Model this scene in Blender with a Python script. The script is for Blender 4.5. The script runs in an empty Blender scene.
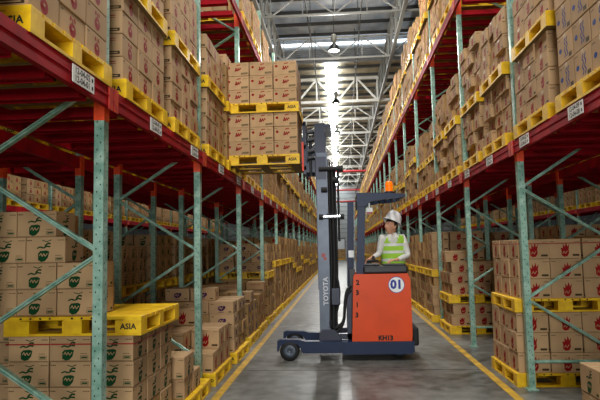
import bpy, bmesh, math, random
import numpy as np
from mathutils import Vector, Matrix, Euler
from mathutils.bvhtree import BVHTree
random.seed(7)
C = bpy.context.scene.collection

# ------------------------------------------------------------------ camera
F_PX, PITCH, YAW, ROLL = 563.5, 0.0866, 0.0706, 0.0207
EYE = Vector((0, 0, 1.6))
fw = Vector((-math.sin(YAW)*math.cos(PITCH), math.cos(YAW)*math.cos(PITCH), math.sin(PITCH)))
rt = Vector((math.cos(YAW), math.sin(YAW), 0)); up = rt.cross(fw)
RT = rt*math.cos(ROLL) - up*math.sin(ROLL); UP = rt*math.sin(ROLL) + up*math.cos(ROLL)
cam = bpy.data.objects.new('camera', bpy.data.cameras.new('camera')); C.objects.link(cam)
cam.data.sensor_width = 36; cam.data.lens = F_PX/600*36; cam.data.clip_end = 300; cam.data.clip_start = .05
m = Matrix((RT, UP, -fw)).transposed().to_4x4(); m.translation = EYE
cam.matrix_world = m
bpy.context.scene.camera = cam

# ------------------------------------------------------------------ world, light, exposure
vs = bpy.context.scene.view_settings
vs.view_transform = 'Standard'; vs.look = 'None'; vs.gamma = 1; vs.use_curve_mapping = False
vs.exposure = 0.0
w = bpy.data.worlds.new('world'); bpy.context.scene.world = w; w.use_nodes = True
w.node_tree.nodes['Background'].inputs[0].default_value = (.80, .90, 1, 1)
w.node_tree.nodes['Background'].inputs[1].default_value = .04
bpy.context.scene.cycles.max_bounces = 6
bpy.context.scene.cycles.diffuse_bounces = 4
bpy.context.scene.cycles.sample_clamp_indirect = 6
SKY_STRENGTH = 26.0; LAMP_W = 170.0
def area(name, loc, sx, sy, energy, col=(1, .97, .92), rot=(0, 0, 0)):
    l = bpy.data.lights.new(name, 'AREA'); l.shape = 'RECTANGLE'; l.size = sx; l.size_y = sy
    l.energy = energy; l.color = col
    o = bpy.data.objects.new(name, l); o.location = loc; o.rotation_euler = rot; C.objects.link(o)
    return o
# fill lights added under the roof, with no fixture, and daylight through the open dock door behind the camera
area('fill_light_near', (0.2, 1.0, 11.94), 1.2, 12, 640, (1, .98, .96))
area('fill_light_mid', (0.2, 14.5, 11.94), 1.2, 12, 370, (1, .98, .96))
for xx in (-5.6, 6.4):
    area('fill_light_side', (xx, 13, 11.94), 1.0, 24, 12)
area('dock_door_light', (0.2, -6.5, 3.2), 3.4, 3.6, 700, (1, .99, .97), (math.radians(96), 0, 0))

# ------------------------------------------------------------------ materials
def mat(name, col, rough=.6, metal=0, noise=0, nscale=8, dark=None, emit=None, bump=0, rnd=0, spec=None, coord='Object'):
    M = bpy.data.materials.new(name); M.use_nodes = True
    nt = M.node_tree; b = nt.nodes['Principled BSDF']; L = nt.links
    b.inputs['Base Color'].default_value = (*col, 1); b.inputs['Roughness'].default_value = rough
    b.inputs['Metallic'].default_value = metal
    if spec is not None: b.inputs['Specular IOR Level'].default_value = spec
    if emit:
        b.inputs['Emission Color'].default_value = (*emit[0], 1); b.inputs['Emission Strength'].default_value = emit[1]
    src = None
    if noise:
        tc = nt.nodes.new('ShaderNodeTexCoord'); n = nt.nodes.new('ShaderNodeTexNoise')
        n.inputs['Scale'].default_value = nscale; n.inputs['Detail'].default_value = 5
        L.new(tc.outputs[coord], n.inputs['Vector'])
        r = nt.nodes.new('ShaderNodeValToRGB')
        r.color_ramp.elements[0].position = .35; r.color_ramp.elements[1].position = .68
        d = dark or tuple(c*(1-noise) for c in col)
        r.color_ramp.elements[0].color = (*d, 1); r.color_ramp.elements[1].color = (*col, 1)
        L.new(n.outputs['Fac'], r.inputs['Fac']); src = r.outputs['Color']
        if bump:
            bp = nt.nodes.new('ShaderNodeBump'); bp.inputs['Strength'].default_value = bump; bp.inputs['Distance'].default_value = .01
            L.new(n.outputs['Fac'], bp.inputs['Height']); L.new(bp.outputs['Normal'], b.inputs['Normal'])
    if rnd:
        # hue of each thing differs a little
        if rnd == 'island':
            g = nt.nodes.new('ShaderNodeNewGeometry'); ro = g.outputs['Random Per Island']; amt = .36
        else:
            g = nt.nodes.new('ShaderNodeObjectInfo'); ro = g.outputs['Random']; amt = rnd
        mr = nt.nodes.new('ShaderNodeMapRange'); mr.inputs['To Min'].default_value = 1-amt*.6; mr.inputs['To Max'].default_value = 1+amt*.4
        L.new(ro, mr.inputs['Value'])
        hs = nt.nodes.new('ShaderNodeHueSaturation')
        if src: L.new(src, hs.inputs['Color'])
        else: hs.inputs['Color'].default_value = (*col, 1)
        L.new(mr.outputs['Result'], hs.inputs['Value']); src = hs.outputs['Color']
    if src: L.new(src, b.inputs['Base Color'])
    return M
def srgb(r, g, b): 
    f = lambda c: ((c/255+.055)/1.055)**2.4 if c/255 > .04045 else c/255/12.92
    return (f(r), f(g), f(b))
CARD = mat('cardboard', srgb(186, 153, 113), .75, noise=.14, nscale=5, rnd=.22, spec=.15)
CARDS = mat('cardboard_mass', srgb(174, 139, 92), .75, noise=.14, nscale=3, rnd='island', spec=.15)
TAPE = mat('packing_tape', srgb(176, 146, 104), .35)
PGREEN = mat('print_green', srgb(10, 62, 28), .6, spec=.15)
PRED = mat('print_red', srgb(140, 14, 16), .6, spec=.15)
PBLUE = mat('print_blue', srgb(12, 52, 120), .6, spec=.15)
PPURP = mat('print_purple', srgb(64, 26, 74), .6, spec=.15)
PDARK = mat('print_dark', srgb(66, 52, 30), .6, spec=.15)
PBROWN = mat('print_brown', srgb(120, 52, 34), .6)
YEL = mat('yellow_paint', srgb(244, 202, 6), .45, noise=.35, nscale=9, dark=srgb(214, 164, 4), rnd=.12)
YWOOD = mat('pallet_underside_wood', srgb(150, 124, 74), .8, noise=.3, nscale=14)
BLACK = mat('black_stencil', srgb(14, 14, 12), .7)
RED = mat('red_rack_paint', srgb(176, 2, 22), .6, noise=.3, nscale=5, dark=srgb(130, 0, 16), spec=.15)
REDD = mat('red_support_paint', srgb(160, 2, 22), .55, noise=.35, nscale=5, spec=.15)
ORG = mat('orange_connector_paint', srgb(240, 74, 14), .45, noise=.25, nscale=20)
GRN = mat('pale_green_rack_paint', srgb(166, 200, 182), .35, .2, noise=.28, nscale=14, dark=srgb(112, 156, 138))
HOLE = mat('slot_hole', srgb(14, 28, 22), .9)
WHITE = mat('white_label', srgb(226, 224, 216), .6)
STEEL = mat('galvanised_steel', srgb(168, 172, 174), .45, .4, noise=.2, nscale=6)
ROOFST = mat('grey_painted_steel', srgb(128, 128, 122), .5, noise=.15, nscale=5)
ROOFW = mat('white_painted_steel', srgb(206, 204, 196), .5, noise=.12, nscale=5)
PURL = mat('dark_purlin', srgb(60, 60, 58), .6)
FOIL = mat('silver_insulation_foil', srgb(226, 238, 250), .35, .0, noise=.5, nscale=1.6, dark=srgb(170, 190, 212), bump=.6)
TANROOF = mat('old_roof_sheet', srgb(186, 174, 146), .7, noise=.35, nscale=1.2, dark=srgb(118, 108, 86))
NAVY = mat('dark_navy_paint', srgb(16, 38, 72), .42, 0, noise=.2, nscale=9, spec=.3)
BODY = mat('orange_body_paint', srgb(228, 76, 14), .4, noise=.14, nscale=3, spec=.3)
RUB = mat('black_rubber', srgb(22, 22, 24), .7)
MASTG = mat('mast_grey_paint', srgb(92, 102, 116), .38, .3, noise=.25, nscale=7)
MASTD = mat('mast_dark_paint', srgb(38, 42, 56), .35, .4)
CHROME = mat('chrome_rod', srgb(190, 194, 200), .15, 1)
PLAS = mat('black_plastic', srgb(34, 36, 42), .45)

# ------------------------------------------------------------------ mesh helpers
class MB:
    def __init__(s): s.v = []; s.f = []; s.m = []; s.sm = []
    def poly(s, pts, m=0, smooth=False):
        n = len(s.v); s.v += [tuple(p) for p in pts]; s.f.append(tuple(range(n, n+len(pts)))); s.m.append(m); s.sm.append(smooth)
    def add(s, vs, fs, m=0, smooth=False):
        n = len(s.v); s.v += [tuple(p) for p in vs]
        for f in fs: s.f.append(tuple(i+n for i in f)); s.m.append(m); s.sm.append(smooth)
    def box(s, x0, x1, y0, y1, z0, z1, m=0, mb=None):
        if x0 > x1: x0, x1 = x1, x0
        if y0 > y1: y0, y1 = y1, y0
        vs = [(x0,y0,z0),(x1,y0,z0),(x1,y1,z0),(x0,y1,z0),(x0,y0,z1),(x1,y0,z1),(x1,y1,z1),(x0,y1,z1)]
        n = len(s.v); s.v += vs
        for k, f in enumerate([(3,2,1,0),(4,5,6,7),(0,1,5,4),(1,2,6,5),(2,3,7,6),(3,0,4,7)]):
            s.f.append(tuple(i+n for i in f)); s.m.append(mb if (k == 0 and mb is not None) else m); s.sm.append(False)
    def cbox(s, x0, x1, y0, y1, z0, z1, c=.005, m=0):
        """box with chamfered edges"""
        bm = bmesh.new(); bmesh.ops.create_cube(bm, size=1)
        for v in bm.verts: v.co = Vector(((x0+x1)/2+v.co.x*abs(x1-x0), (y0+y1)/2+v.co.y*abs(y1-y0), (z0+z1)/2+v.co.z*abs(z1-z0)))
        bmesh.ops.bevel(bm, geom=bm.edges[:], offset=c, segments=1 if c < .012 else 3, affect='EDGES', profile=.5)
        bm.verts.index_update(); s.add([v.co[:] for v in bm.verts], [[v.index for v in f.verts] for f in bm.faces], m); bm.free()
    def bar(s, p, q, w, h, m=0, upv=(0,0,1)):
        p, q = Vector(p), Vector(q); d = (q-p).normalized(); u = Vector(upv)
        if abs(d.dot(u)) > .98: u = Vector((1,0,0))
        a = d.cross(u).normalized()*w/2; b = a.cross(d).normalized()*h/2
        vs = [p-a-b, p+a-b, p+a+b, p-a+b, q-a-b, q+a-b, q+a+b, q-a+b]
        s.add(vs, [(0,1,2,3),(7,6,5,4),(0,4,5,1),(1,5,6,2),(2,6,7,3),(3,7,4,0)], m)
    def cyl(s, p, q, r, n=12, m=0, r2=None, smooth=True, caps=True):
        p, q = Vector(p), Vector(q); d = (q-p).normalized(); u = Vector((0,0,1)) if abs(d.z) < .9 else Vector((1,0,0))
        a = d.cross(u).normalized(); b = a.cross(d); r2 = r if r2 is None else r2
        k = [(math.cos(i*2*math.pi/n), math.sin(i*2*math.pi/n)) for i in range(n)]
        vs = [p+a*c*r+b*e*r for c, e in k]+[q+a*c*r2+b*e*r2 for c, e in k]
        s.add(vs, [(i, (i+1) % n, n+(i+1) % n, n+i) for i in range(n)], m, smooth)
        if caps:
            s.poly(vs[:n][::-1], m); s.poly(vs[n:], m)
    def tube(s, pts, r, n=8, m=0):
        pts = [Vector(p) for p in pts]
        for _ in range(2):
            q = [pts[0]]
            for a, b in zip(pts[:-1], pts[1:]): q += [a*.75+b*.25, a*.25+b*.75]
            pts = q+[pts[-1]]
        rings = []
        for i, p in enumerate(pts):
            d = (pts[min(i+1, len(pts)-1)]-pts[max(i-1, 0)]).normalized(); u = Vector((0,1,0)) if abs(d.y) < .9 else Vector((1,0,0))
            a = d.cross(u).normalized(); b = a.cross(d)
            rings.append([p+a*math.cos(k*2*math.pi/n)*r+b*math.sin(k*2*math.pi/n)*r for k in range(n)])
        vs = [v for rg in rings for v in rg]; fs = []
        for i in range(len(rings)-1):
            for k in range(n): fs.append((i*n+k, i*n+(k+1) % n, (i+1)*n+(k+1) % n, (i+1)*n+k))
        s.add(vs, fs, m, True)
    def lathe(s, prof, c=(0,0,0), n=20, m=0):
        vs = []; fs = []
        for r, z in prof:
            for k in range(n): vs.append((c[0]+r*math.cos(k*2*math.pi/n), c[1]+r*math.sin(k*2*math.pi/n), c[2]+z))
        for i in range(len(prof)-1):
            for k in range(n): fs.append((i*n+k, i*n+(k+1) % n, (i+1)*n+(k+1) % n, (i+1)*n+k))
        s.add(vs, fs, m, True)
    def prism(s, prof, y0, y1, m=0):
        """polygon of (x, z) pushed from y0 to y1"""
        n = len(prof); vs = [(x, y0, z) for x, z in prof]+[(x, y1, z) for x, z in prof]
        s.poly(vs[:n], m); s.poly(vs[n:][::-1], m)
        s.add(vs, [((i+1) % n, i, n+i, n+(i+1) % n) for i in range(n)], m)
    def merge(s, o, M, mo=0):
        n = len(s.v); s.v += [tuple(M @ Vector(v)) for v in o.v]
        for f, k, q in zip(o.f, o.m, o.sm): s.f.append(tuple(i+n for i in f)); s.m.append(k+mo); s.sm.append(q)
    def mesh(s, name, mats, off=(0,0,0)):
        me = bpy.data.meshes.new(name); o = Vector(off)
        me.from_pydata([tuple(Vector(v)-o) for v in s.v], [], s.f)
        me.polygons.foreach_set('material_index', s.m); me.polygons.foreach_set('use_smooth', s.sm)
        for x in (mats if isinstance(mats, (list, tuple)) else [mats]): me.materials.append(x)
        me.update(); return me
    def build(s, name, mats, parent=None, **props):
        off = (0,0,0); p = parent
        while p is not None: off = tuple(a+b for a, b in zip(off, p.location)); p = p.parent
        me = s.mesh(name, mats, off)
        ob = bpy.data.objects.new(name, me); C.objects.link(ob)
        if parent is not None: ob.parent = parent
        for k, v in props.items(): ob[k] = v
        return ob
def empty(name, loc, **props):
    o = bpy.data.objects.new(name, None); o.location = loc; o.empty_display_size = .1; C.objects.link(o)
    for k, v in props.items(): o[k] = v
    return o
def inst(name, me, loc, parent=None, rz=0, **props):
    o = bpy.data.objects.new(name, me); o.location = loc; o.rotation_euler = (0, 0, rz); C.objects.link(o)
    if parent is not None: o.parent = parent
    for k, v in props.items(): o[k] = v
    return o
def text_mb(s, size, extr=0, bold=0):
    """flat lettering, centred, in the xz plane, facing -y"""
    cu = bpy.data.curves.new('t', 'FONT'); cu.body = s; cu.size = size; cu.align_x = 'CENTER'; cu.align_y = 'CENTER'; cu.offset = bold
    cu.resolution_u = 2
    ob = bpy.data.objects.new('t', cu); C.objects.link(ob)
    dg = bpy.context.evaluated_depsgraph_get(); dg.update()
    me = ob.evaluated_get(dg).to_mesh()
    r = MB(); r.add([(v.co.x, 0, v.co.y) for v in me.vertices], [tuple(p.vertices) for p in me.polygons], 0)
    bpy.data.objects.remove(ob); bpy.data.curves.remove(cu)
    return r
def face_M(side, d, uoff=0, zoff=0):
    """frame whose xz plane lies on a face: side '-y' '+x' '-x' '+y', d = where the face lies"""
    R = {'-y': 0, '+x': math.pi/2, '+y': math.pi, '-x': -math.pi/2}[side]
    return Matrix.Rotation(R, 4, 'Z') @ Matrix.Translation((uoff, -d, zoff))

# ------------------------------------------------------------------ the building
XL, XR, BAY, YL, YR = -1.69, 2.06, 2.73, 3.87, 6.55
FARY = 83.0
def ground():
    M = bpy.data.materials.new('polished_concrete'); M.use_nodes = True; nt = M.node_tree; L = nt.links; b = nt.nodes['Principled BSDF']
    tc = nt.nodes.new('ShaderNodeTexCoord')
    def noise(sc, det, vec=None):
        n = nt.nodes.new('ShaderNodeTexNoise'); n.inputs['Scale'].default_value = sc; n.inputs['Detail'].default_value = det
        L.new(vec or tc.outputs['Object'], n.inputs['Vector']); return n
    a = noise(.9, 7); c = noise(6, 6)
    mx = nt.nodes.new('ShaderNodeMath'); mx.operation = 'ADD'; L.new(a.outputs['Fac'], mx.inputs[0]); L.new(c.outputs['Fac'], mx.inputs[1])
    r = nt.nodes.new('ShaderNodeValToRGB'); L.new(mx.outputs[0], r.inputs['Fac'])
    mx.use_clamp = False
    hf = nt.nodes.new('ShaderNodeMath'); hf.operation = 'MULTIPLY'; hf.inputs[1].default_value = .5; L.new(mx.outputs[0], hf.inputs[0]); L.new(hf.outputs[0], r.inputs['Fac'])
    r.color_ramp.elements[0].position = .36; r.color_ramp.elements[0].color = (*srgb(58, 58, 53), 1)
    r.color_ramp.elements[1].position = .62; r.color_ramp.elements[1].color = (*srgb(124, 124, 118), 1)
    L.new(r.outputs['Color'], b.inputs['Base Color'])
    rr = nt.nodes.new('ShaderNodeMapRange'); rr.inputs['To Min'].default_value = .2; rr.inputs['To Max'].default_value = .6
    L.new(a.outputs['Fac'], rr.inputs['Value']); L.new(rr.outputs['Result'], b.inputs['Roughness'])
    return M
FLOORM = ground()
mb = MB(); mb.box(-26, 26, -9, FARY+2, -.12, 0); fl = mb.build('floor', FLOORM, kind='structure')
# expansion joints cut in the slab
mb = MB()
for y in (3.1, 7.6, 12.1, 16.6, 21.1, 25.6): mb.box(-26, 26, y-.006, y+.006, 0, .0012)
mb.build('trim_1', mat('joint_filler', srgb(46, 46, 42), .9), kind='structure')
LINE = mat('yellow_floor_line', srgb(214, 168, 20), .5, noise=.3, nscale=5, dark=srgb(160, 124, 26))
for i, x in enumerate((-1.40, 1.80)):
    mb = MB(); mb.box(x-.045, x+.045, -2, 79, 0, .003); mb.build('trim_%d' % (2+i), LINE, kind='structure')
ZN, ZF, YS = 12.1, 11.0, 27.7
mb = MB(); mb.box(-26, 26, -9, YS, ZN, ZN+.1); mb.box(-26, 26, YS, FARY+2, ZF, ZF+.1, 1)
mb.box(-26, 26, YS-.05, YS+.05, ZF-.1, ZN, 2)
for k in range(7): mb.box(-26, 26, YS-.12, YS-.05, ZF-.08+k*.1, ZF-.03+k*.1, 2)
mb.build('ceiling', [FOIL, TANROOF, STEEL], kind='structure')
mb = MB()
y = -8.3
while y < YS-.3: mb.box(-26, 26, y-.035, y+.035, ZN-.14, ZN); y += 1.35
y = YS+.9
while y < FARY: mb.box(-26, 26, y-.04, y+.04, ZF-.14, ZF); y += 1.35
mb.build('trim_4', PURL, kind='structure')
SKYM = mat('skylight_panel', (.9, .95, 1), .5, emit=((.88, .95, 1), SKY_STRENGTH))
mb = MB(); mb.box(-.56, .02, YS+.2, FARY-1, ZF-.24, ZF-.16); mb.build('window_1', SKYM, kind='structure')
mb = MB(); mb.box(-26, 26, YS-.14, YS-.12, ZN-.33, ZN-.2); mb.build('window_2', mat('clerestory_glass', (.9, .95, 1), .5, emit=((.88, .95, 1), 3.5)), kind='structure')
WALLM = mat('pale_wall_cladding', srgb(186, 190, 190), .6, noise=.12, nscale=1)
mb = MB(); mb.box(-26, 26, FARY, FARY+.3, 0, ZF)
for k in range(16): mb.box(-26, 26, FARY-.05, FARY, .6+k*.64, .64+k*.64, 1)
mb.build('wall_far', [WALLM, PURL], kind='structure')
SIDEM = mat('side_wall_cladding', srgb(96, 98, 100), .7, noise=.15, nscale=1)
mb = MB(); mb.box(-26.3, -26, -9, FARY, 0, ZN); mb.build('wall_left', SIDEM, kind='structure')
mb = MB(); mb.box(26, 26.3, -9, FARY, 0, ZN); mb.build('wall_right', SIDEM, kind='structure')
mb = MB(); mb.box(-1.6, .55, FARY-.12, FARY-.05, 0, 2.9); mb.box(-1.7, -1.6, FARY-.16, FARY-.05, 0, 3.0, 1); mb.box(.55, .65, FARY-.16, FARY-.05, 0, 3.0, 1); mb.box(-1.7, .65, FARY-.16, FARY-.05, 2.9, 3.02, 1)
mb.build('door_1', [mat('white_roller_door', srgb(224, 228, 230), .5), PURL], kind='structure')

# roof steel: crosswise trusses, two lengthwise girders, sprinkler pipes
def truss(y, z0, z1, x0, x1, step, r):
    mb = MB()
    mb.bar((x0, y, z0), (x1, y, z0), r*1.5, r*1.5); mb.bar((x0, y, z1), (x1, y, z1), r*1.5, r*1.5)
    n = int((x1-x0)/step); s = (x1-x0)/n
    for i in range(n):
        a = x0+i*s; mb.bar((a, y, z0), (a, y, z1), r*.8, r*.8)
        if i % 2: mb.bar((a, y, z0), (a+s, y, z1), r, r)
        else: mb.bar((a, y, z1), (a+s, y, z0), r, r)
    return mb.build('roof_truss', ROOFST if y < 29 else ROOFW, label='', category='roof truss', group='crosswise roof trusses')
TR = [(13.5, 9.5, 10.3), (18.5, 9.5, 10.3), (23.0, 9.5, 10.4), (30.0, 9.5, 10.75), (34.4, 9.55, 10.3), (38.8, 9.55, 10.5), (43.5, 9.5, 10.6), (49, 9.5, 10.5), (55, 9.5, 10.6), (61, 9.5, 10.5), (67, 9.5, 10.6), (74, 9.5, 10.5)]
TL = ['pale steel roof truss crossing overhead just before the lit lamp', 'pale steel roof truss crossing just in front of the lit lamp',
      'pale steel truss crossing between the lit lamp and the roof step', 'large white truss with bold diagonals just past the roof step']
for i, t in enumerate(TR):
    if i == 0: continue
    o = truss(*t, -12, 12, 1.05, (.045 if i < 3 else .06) if i != 3 else .09)
    o['label'] = TL[i] if i < 4 else 'thin pale roof truss crossing under the skylight, %s beyond the large white truss' % ['first', 'second', 'third', 'fourth', 'fifth', 'sixth', 'seventh', 'eighth'][i-4]
for x, z0, z1, lb in ((-2.53, 9.5, 11.0-.2, 'long pale lattice girder running down the left side of the roof'), (2.3, 9.5, 10.8, 'long pale lattice girder running down the right side of the roof')):
    mb = MB()
    for z in (z0, z1): mb.bar((x, 8, z), (x, 82, z), .12, .12)
    y = 8.0; k = 0
    while y < 81:
        mb.bar((x, y, z0 if k % 2 else z1), (x, y+1.0, z1 if k % 2 else z0), .07, .07); 
        if k % 2: mb.bar((x, y, z0), (x, y, z1), .06, .06)
        y += 1.0; k += 1
    mb.build('roof_girder', ROOFST, label=lb, category='roof girder')
PIPE = mat('red_pipe_paint', srgb(170, 40, 44), .5)
for y, n in ((43, 'nearest'), (57, 'middle'), (71, 'farthest')):
    mb = MB(); mb.cyl((-9, y, 7.45), (9, y, 7.45), .09, 10)
    for x in (-7, -3.4, 3.4, 7): mb.cyl((x, y, 7.45), (x, y, ZF-.02), .02, 6)
    mb.build('sprinkler_pipe', PIPE, label='red pipe crossing high over the far aisle, %s of the three' % n, category='pipe', group='red pipes crossing the aisle')
for x, n in ((-.98, 'left'), (.92, 'right')):
    mb = MB(); mb.cyl((x, 6, 9.9), (x, 80, 9.9), .025, 6)
    y = 8.0
    while y < 27: mb.cyl((x, y, 9.9), (x, y, ZN), .015, 6); y += 4.6
    while y < 79: mb.cyl((x, y, 9.9), (x, y, ZF), .015, 6); y += 4.6
    mb.build('ceiling_conduit', PURL, label='thin dark conduit under the roof, %s of the high bay lamps' % n, category='conduit')

# high bay lamps
LGL = mat('lamp_glass_lit', (1, .95, .85), .3, emit=((1, .93, .8), 14))
LALU = mat('lamp_reflector', srgb(50, 52, 50), .35, .7)
LDRK = mat('lamp_housing_grey', srgb(150, 150, 140), .5, .2)
def lamp_meshes():
    h = MB(); h.lathe([(.0, .62), (.07, .62), (.11, .55), (.11, .42), (.07, .36), (.05, .26), (.0, .26)], n=14)
    r = MB(); r.lathe([(.05, .27), (.10, .24), (.16, .16), (.215, .02), (.22, 0), (.21, 0), (.15, .15), (.09, .22)], n=18)
    b = MB(); b.lathe([(0, .19), (.05, .17), (.085, .1), (.07, .03), (0, .0)], n=12)
    return h.mesh('ballast_housing', LDRK), r.mesh('reflector', LALU), b.mesh('bulb', LGL)
HM, RM, BM = lamp_meshes()
def lamp(x, y, z, zr, label, power):
    t = empty('high_bay_lamp', (x, y, z), label=label, category='ceiling lamp', group='high bay lamps')
    inst('ballast_housing', HM, (0,0,0), t); inst('reflector', RM, (0,0,0), t); inst('bulb', BM, (0,0,0), t)
    mb = MB(); mb.cyl((x, y, z+.62), (x, y, zr), .012, 6); mb.build('hanging_rod', PURL, t)
    l = bpy.data.lights.new('lamp_light', 'POINT'); l.energy = power; l.shadow_soft_size = .12; l.color = (1, .96, .90)
    o = bpy.data.objects.new('lamp_light', l); o.location = (0, 0, -.16); o.parent = t; C.objects.link(o)
_T = ['', 'twenty', 'thirty', 'forty', 'fifty']
ORD = ['first', 'second', 'third', 'fourth', 'fifth', 'sixth', 'seventh', 'eighth', 'ninth', 'tenth', 'eleventh', 'twelfth', 'thirteenth', 'fourteenth', 'fifteenth', 'sixteenth', 'seventeenth', 'eighteenth', 'nineteenth', 'twentieth']
ORD += [t+'-'+ORD[k] if k < 9 else t2 for t, t2 in (('twenty', 'thirtieth'), ('thirty', 'fortieth'), ('forty', 'fiftieth'), ('fifty', 'sixtieth')) for k in range(10)]
LY = [5.2, 12.6, 20.0, 27.6, 35.0, 42.4, 50, 57.6, 65]
for i, y in enumerate(LY):
    lamp(-.06, y, 8.75, ZN if y < YS else ZF, 'glowing high bay lamp hanging in front of the roof step' if i == 2 else 'high bay lamp over the aisle, %s one nearer than the glowing one' % ['second', 'next'][i] if i < 2 else 'dark bell-shaped lamp hanging against the bright skylight, %s past the glowing one' % ORD[i-3], LAMP_W*(3.4 if i < 3 else 1.5))

# ------------------------------------------------------------------ pallet racking
PH = 8.0
def post_mesh(ph, sgn, detail):
    mb = MB(); a, b = .035, .04
    # open channel: web towards the camera and two flanges
    mb.box(-a, a, -b, -b+.012, 0, ph); mb.box(-a, -a+.012, -b+.012, b-.01, 0, ph); mb.box(a-.012, a, -b+.012, b-.01, 0, ph)
    mb.box(-a, -a+.02, b-.01, b, 0, ph); mb.box(a-.02, a, b-.01, b, 0, ph)
    if detail:
        z = .08; k = 0
        while z < ph:
            u = -.013 if k % 2 else .013
            mb.poly([(u-.004, -b-.0008, z-.006), (u+.004, -b-.0008, z-.006), (u+.004, -b-.0008, z+.006), (u-.004, -b-.0008, z+.006)], 1)
            for s in (1, -1):
                q = [(s*(a+.0008), u-.004, z-.006), (s*(a+.0008), u+.004, z-.006), (s*(a+.0008), u+.004, z+.006), (s*(a+.0008), u-.004, z+.006)]
                mb.poly(q if s > 0 else q[::-1], 1)
            z += .05; k += 1
    return mb.mesh('upright', [GRN, HOLE])
def cap_mesh():
    mb = MB(); mb.box(-.039, .039, -.044, .044, -.09, .15)
    return mb.mesh('connector_cap', ORG)
def foot_mesh():
    mb = MB(); mb.box(-.06, .06, -.07, .07, 0, .012); mb.cyl((.045, .055, .012), (.045, .055, .035), .01, 6); mb.cyl((-.045, -.055, .012), (-.045, -.055, .035), .01, 6)
    return mb.mesh('foot_plate', GRN)
POSTN, POSTF = post_mesh(PH-1.1, 1, True), post_mesh(PH-1.1, 1, False)
FOOT = foot_mesh(); CAPS = cap_mesh()
label_cache = {}
def label_mesh(side, n):
    if (side, n) not in label_cache:
        mb = MB(); mb.box(-.15, .15, 0, .004, -.055, .055)
        for row, s in ((.026, '12-04-0%d' % (n+1)), (-.026, '12-04-0%d' % n)):
            t = text_mb(s, .058, bold=.0012); mb.merge(t, Matrix.Translation((-.018, -.001, row)), 1)
            mb.box(.112, .132, -.001, 0, row-.012, row+.012, 1)
        r = MB(); r.merge(mb, Matrix.Rotation(math.pi/2 if side == '+x' else -math.pi/2, 4, 'Z'))
        label_cache[side, n] = r.mesh('beam_label', [WHITE, BLACK])
    return label_cache[side, n]
def rack(name, xf, s, y0, b0, b1, depth, node0, label, levels=(2.63, 5.52), beams_far=True, labels=True, group=None, tall=True):
    """s = +1: the aisle lies on the +x side. frames at y0+n*BAY for n in b0..b1"""
    t = empty('pallet_rack', (xf, y0+b0*BAY, 0), label=label, category='rack')
    xr = xf-s*depth
    nb = 0; stuff_br = MB()
    for n in range(b0, b1+1):
        y = y0+n*BAY
        for x in (xf, xr):
            near = y < 24
            u = inst('upright', POSTN if near else POSTF, (x-xf, y-(y0+b0*BAY), 0), t)
            
            for lz in levels: inst('connector_cap', CAPS, (0, 0, lz), u)
            if y < 20: inst('foot_plate', FOOT, (0, 0, 0), u)
        # zigzag bracing between front and rear post
        P = 1.25; z = node0-P*2; seg = []
        while z < PH-1.2:
            seg.append(((xf, z), (xr, z+P/2))); seg.append(((xr, z+P/2), (xf, z+P))); z += P
        seg = [q for q in seg if q[0][1] > .1 and q[1][1] < PH-1.2]
        zb = .3; 
        for (xa, za), (xb, zb_) in seg+[((xf, .3), (xr, .3))]:
            d = MB() if nb < 99 else stuff_br
            x1, x2 = xa-s*.0, xb
            d.bar((x1, y+.012, za), (x2, y+.012, zb_), .03, .042, 0, (0, 1, 0))
            d.bar((x1, y-.006, za), (x2, y-.006, zb_), .006, .05, 0, (0, 1, 0))
            if nb < 99: d.build('brace', GRN, t)
            nb += 1
    if stuff_br.v: stuff_br.build('distant_brace', GRN, t, kind='stuff')
    nbm = 0; st = MB(); nx = 0; stx = MB()
    for n in range(b0, b1):
        ya, yb = y0+n*BAY+.045, y0+(n+1)*BAY-.045
        for lz in levels:
            for x, front in ((xf+s*.062, True), (xr-s*.0, False)):
                d = MB() if nbm < 99 else st
                d.box(x-.02, x+.02, ya-(.043 if front else 0), yb+(.043 if front else 0), lz, lz+.14)
                if front:
                    d.box(x+s*.02, x+s*.026, ya, yb, lz+.072, lz+.082)
                if nbm < 99:
                    be = d.build('beam', RED, t)
                    if front and y_near(ya):
                        for ye in (ya, yb):
                            e_ = MB(); e_.box(x+s*.0205, x+s*.029, ye-.035, ye+.035, lz-.02, lz+.15); e_.build('end_plate', ORGW, t, label='worn orange end plate')
                    if front and lz < 3 and labels and ya < 30:
                        for k, yy in enumerate((.93, 2.25)):
                            o = inst('beam_label', label_mesh('+x' if s > 0 else '-x', (2*n+k+1) % 8+1), (x+s*.030-xf, y0+n*BAY+yy-(y0+b0*BAY), lz+.07), be)
                nbm += 1
            for k in range(6):
                yy = ya+.22+k*(yb-ya-.44)/5
                d = MB() if nx < 99 else stx
                xa, xb = xf-s*.015, xr+s*.03
                d.box(xa, xb, yy-.045, yy+.045, lz+.02, lz+.075); d.box(xa, xb, yy-.052, yy-.045, lz+.005, lz+.08); d.box(xa, xb, yy+.045, yy+.052, lz+.005, lz+.08)
                if nx < 99: d.build('support_bar', REDD, t)
                nx += 1
    if st.v: st.build('distant_beam', RED, t, kind='stuff')
    if stx.v: stx.build('distant_support_bar', REDD, t, kind='stuff')
    return t
NB = 27
y_near = lambda y: y < 22
ORGW = mat('worn_orange_red_paint', srgb(214, 66, 16), .5, noise=.5, nscale=14, dark=srgb(160, 14, 20))
rack('left', XL, 1, YL, -1, NB, .98, 1.60, 'red and pale green pallet rack along the left side of the aisle')
rack('right', XR, -1, YR, -1, NB-1, .98, .99, 'red and pale green pallet rack along the right side of the aisle')
rack('left_b', XL-1.46-.98, -1, YL, -1, 12, .98, 1.60, 'shadowed rack standing back to back behind the left rack', labels=False)
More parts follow.
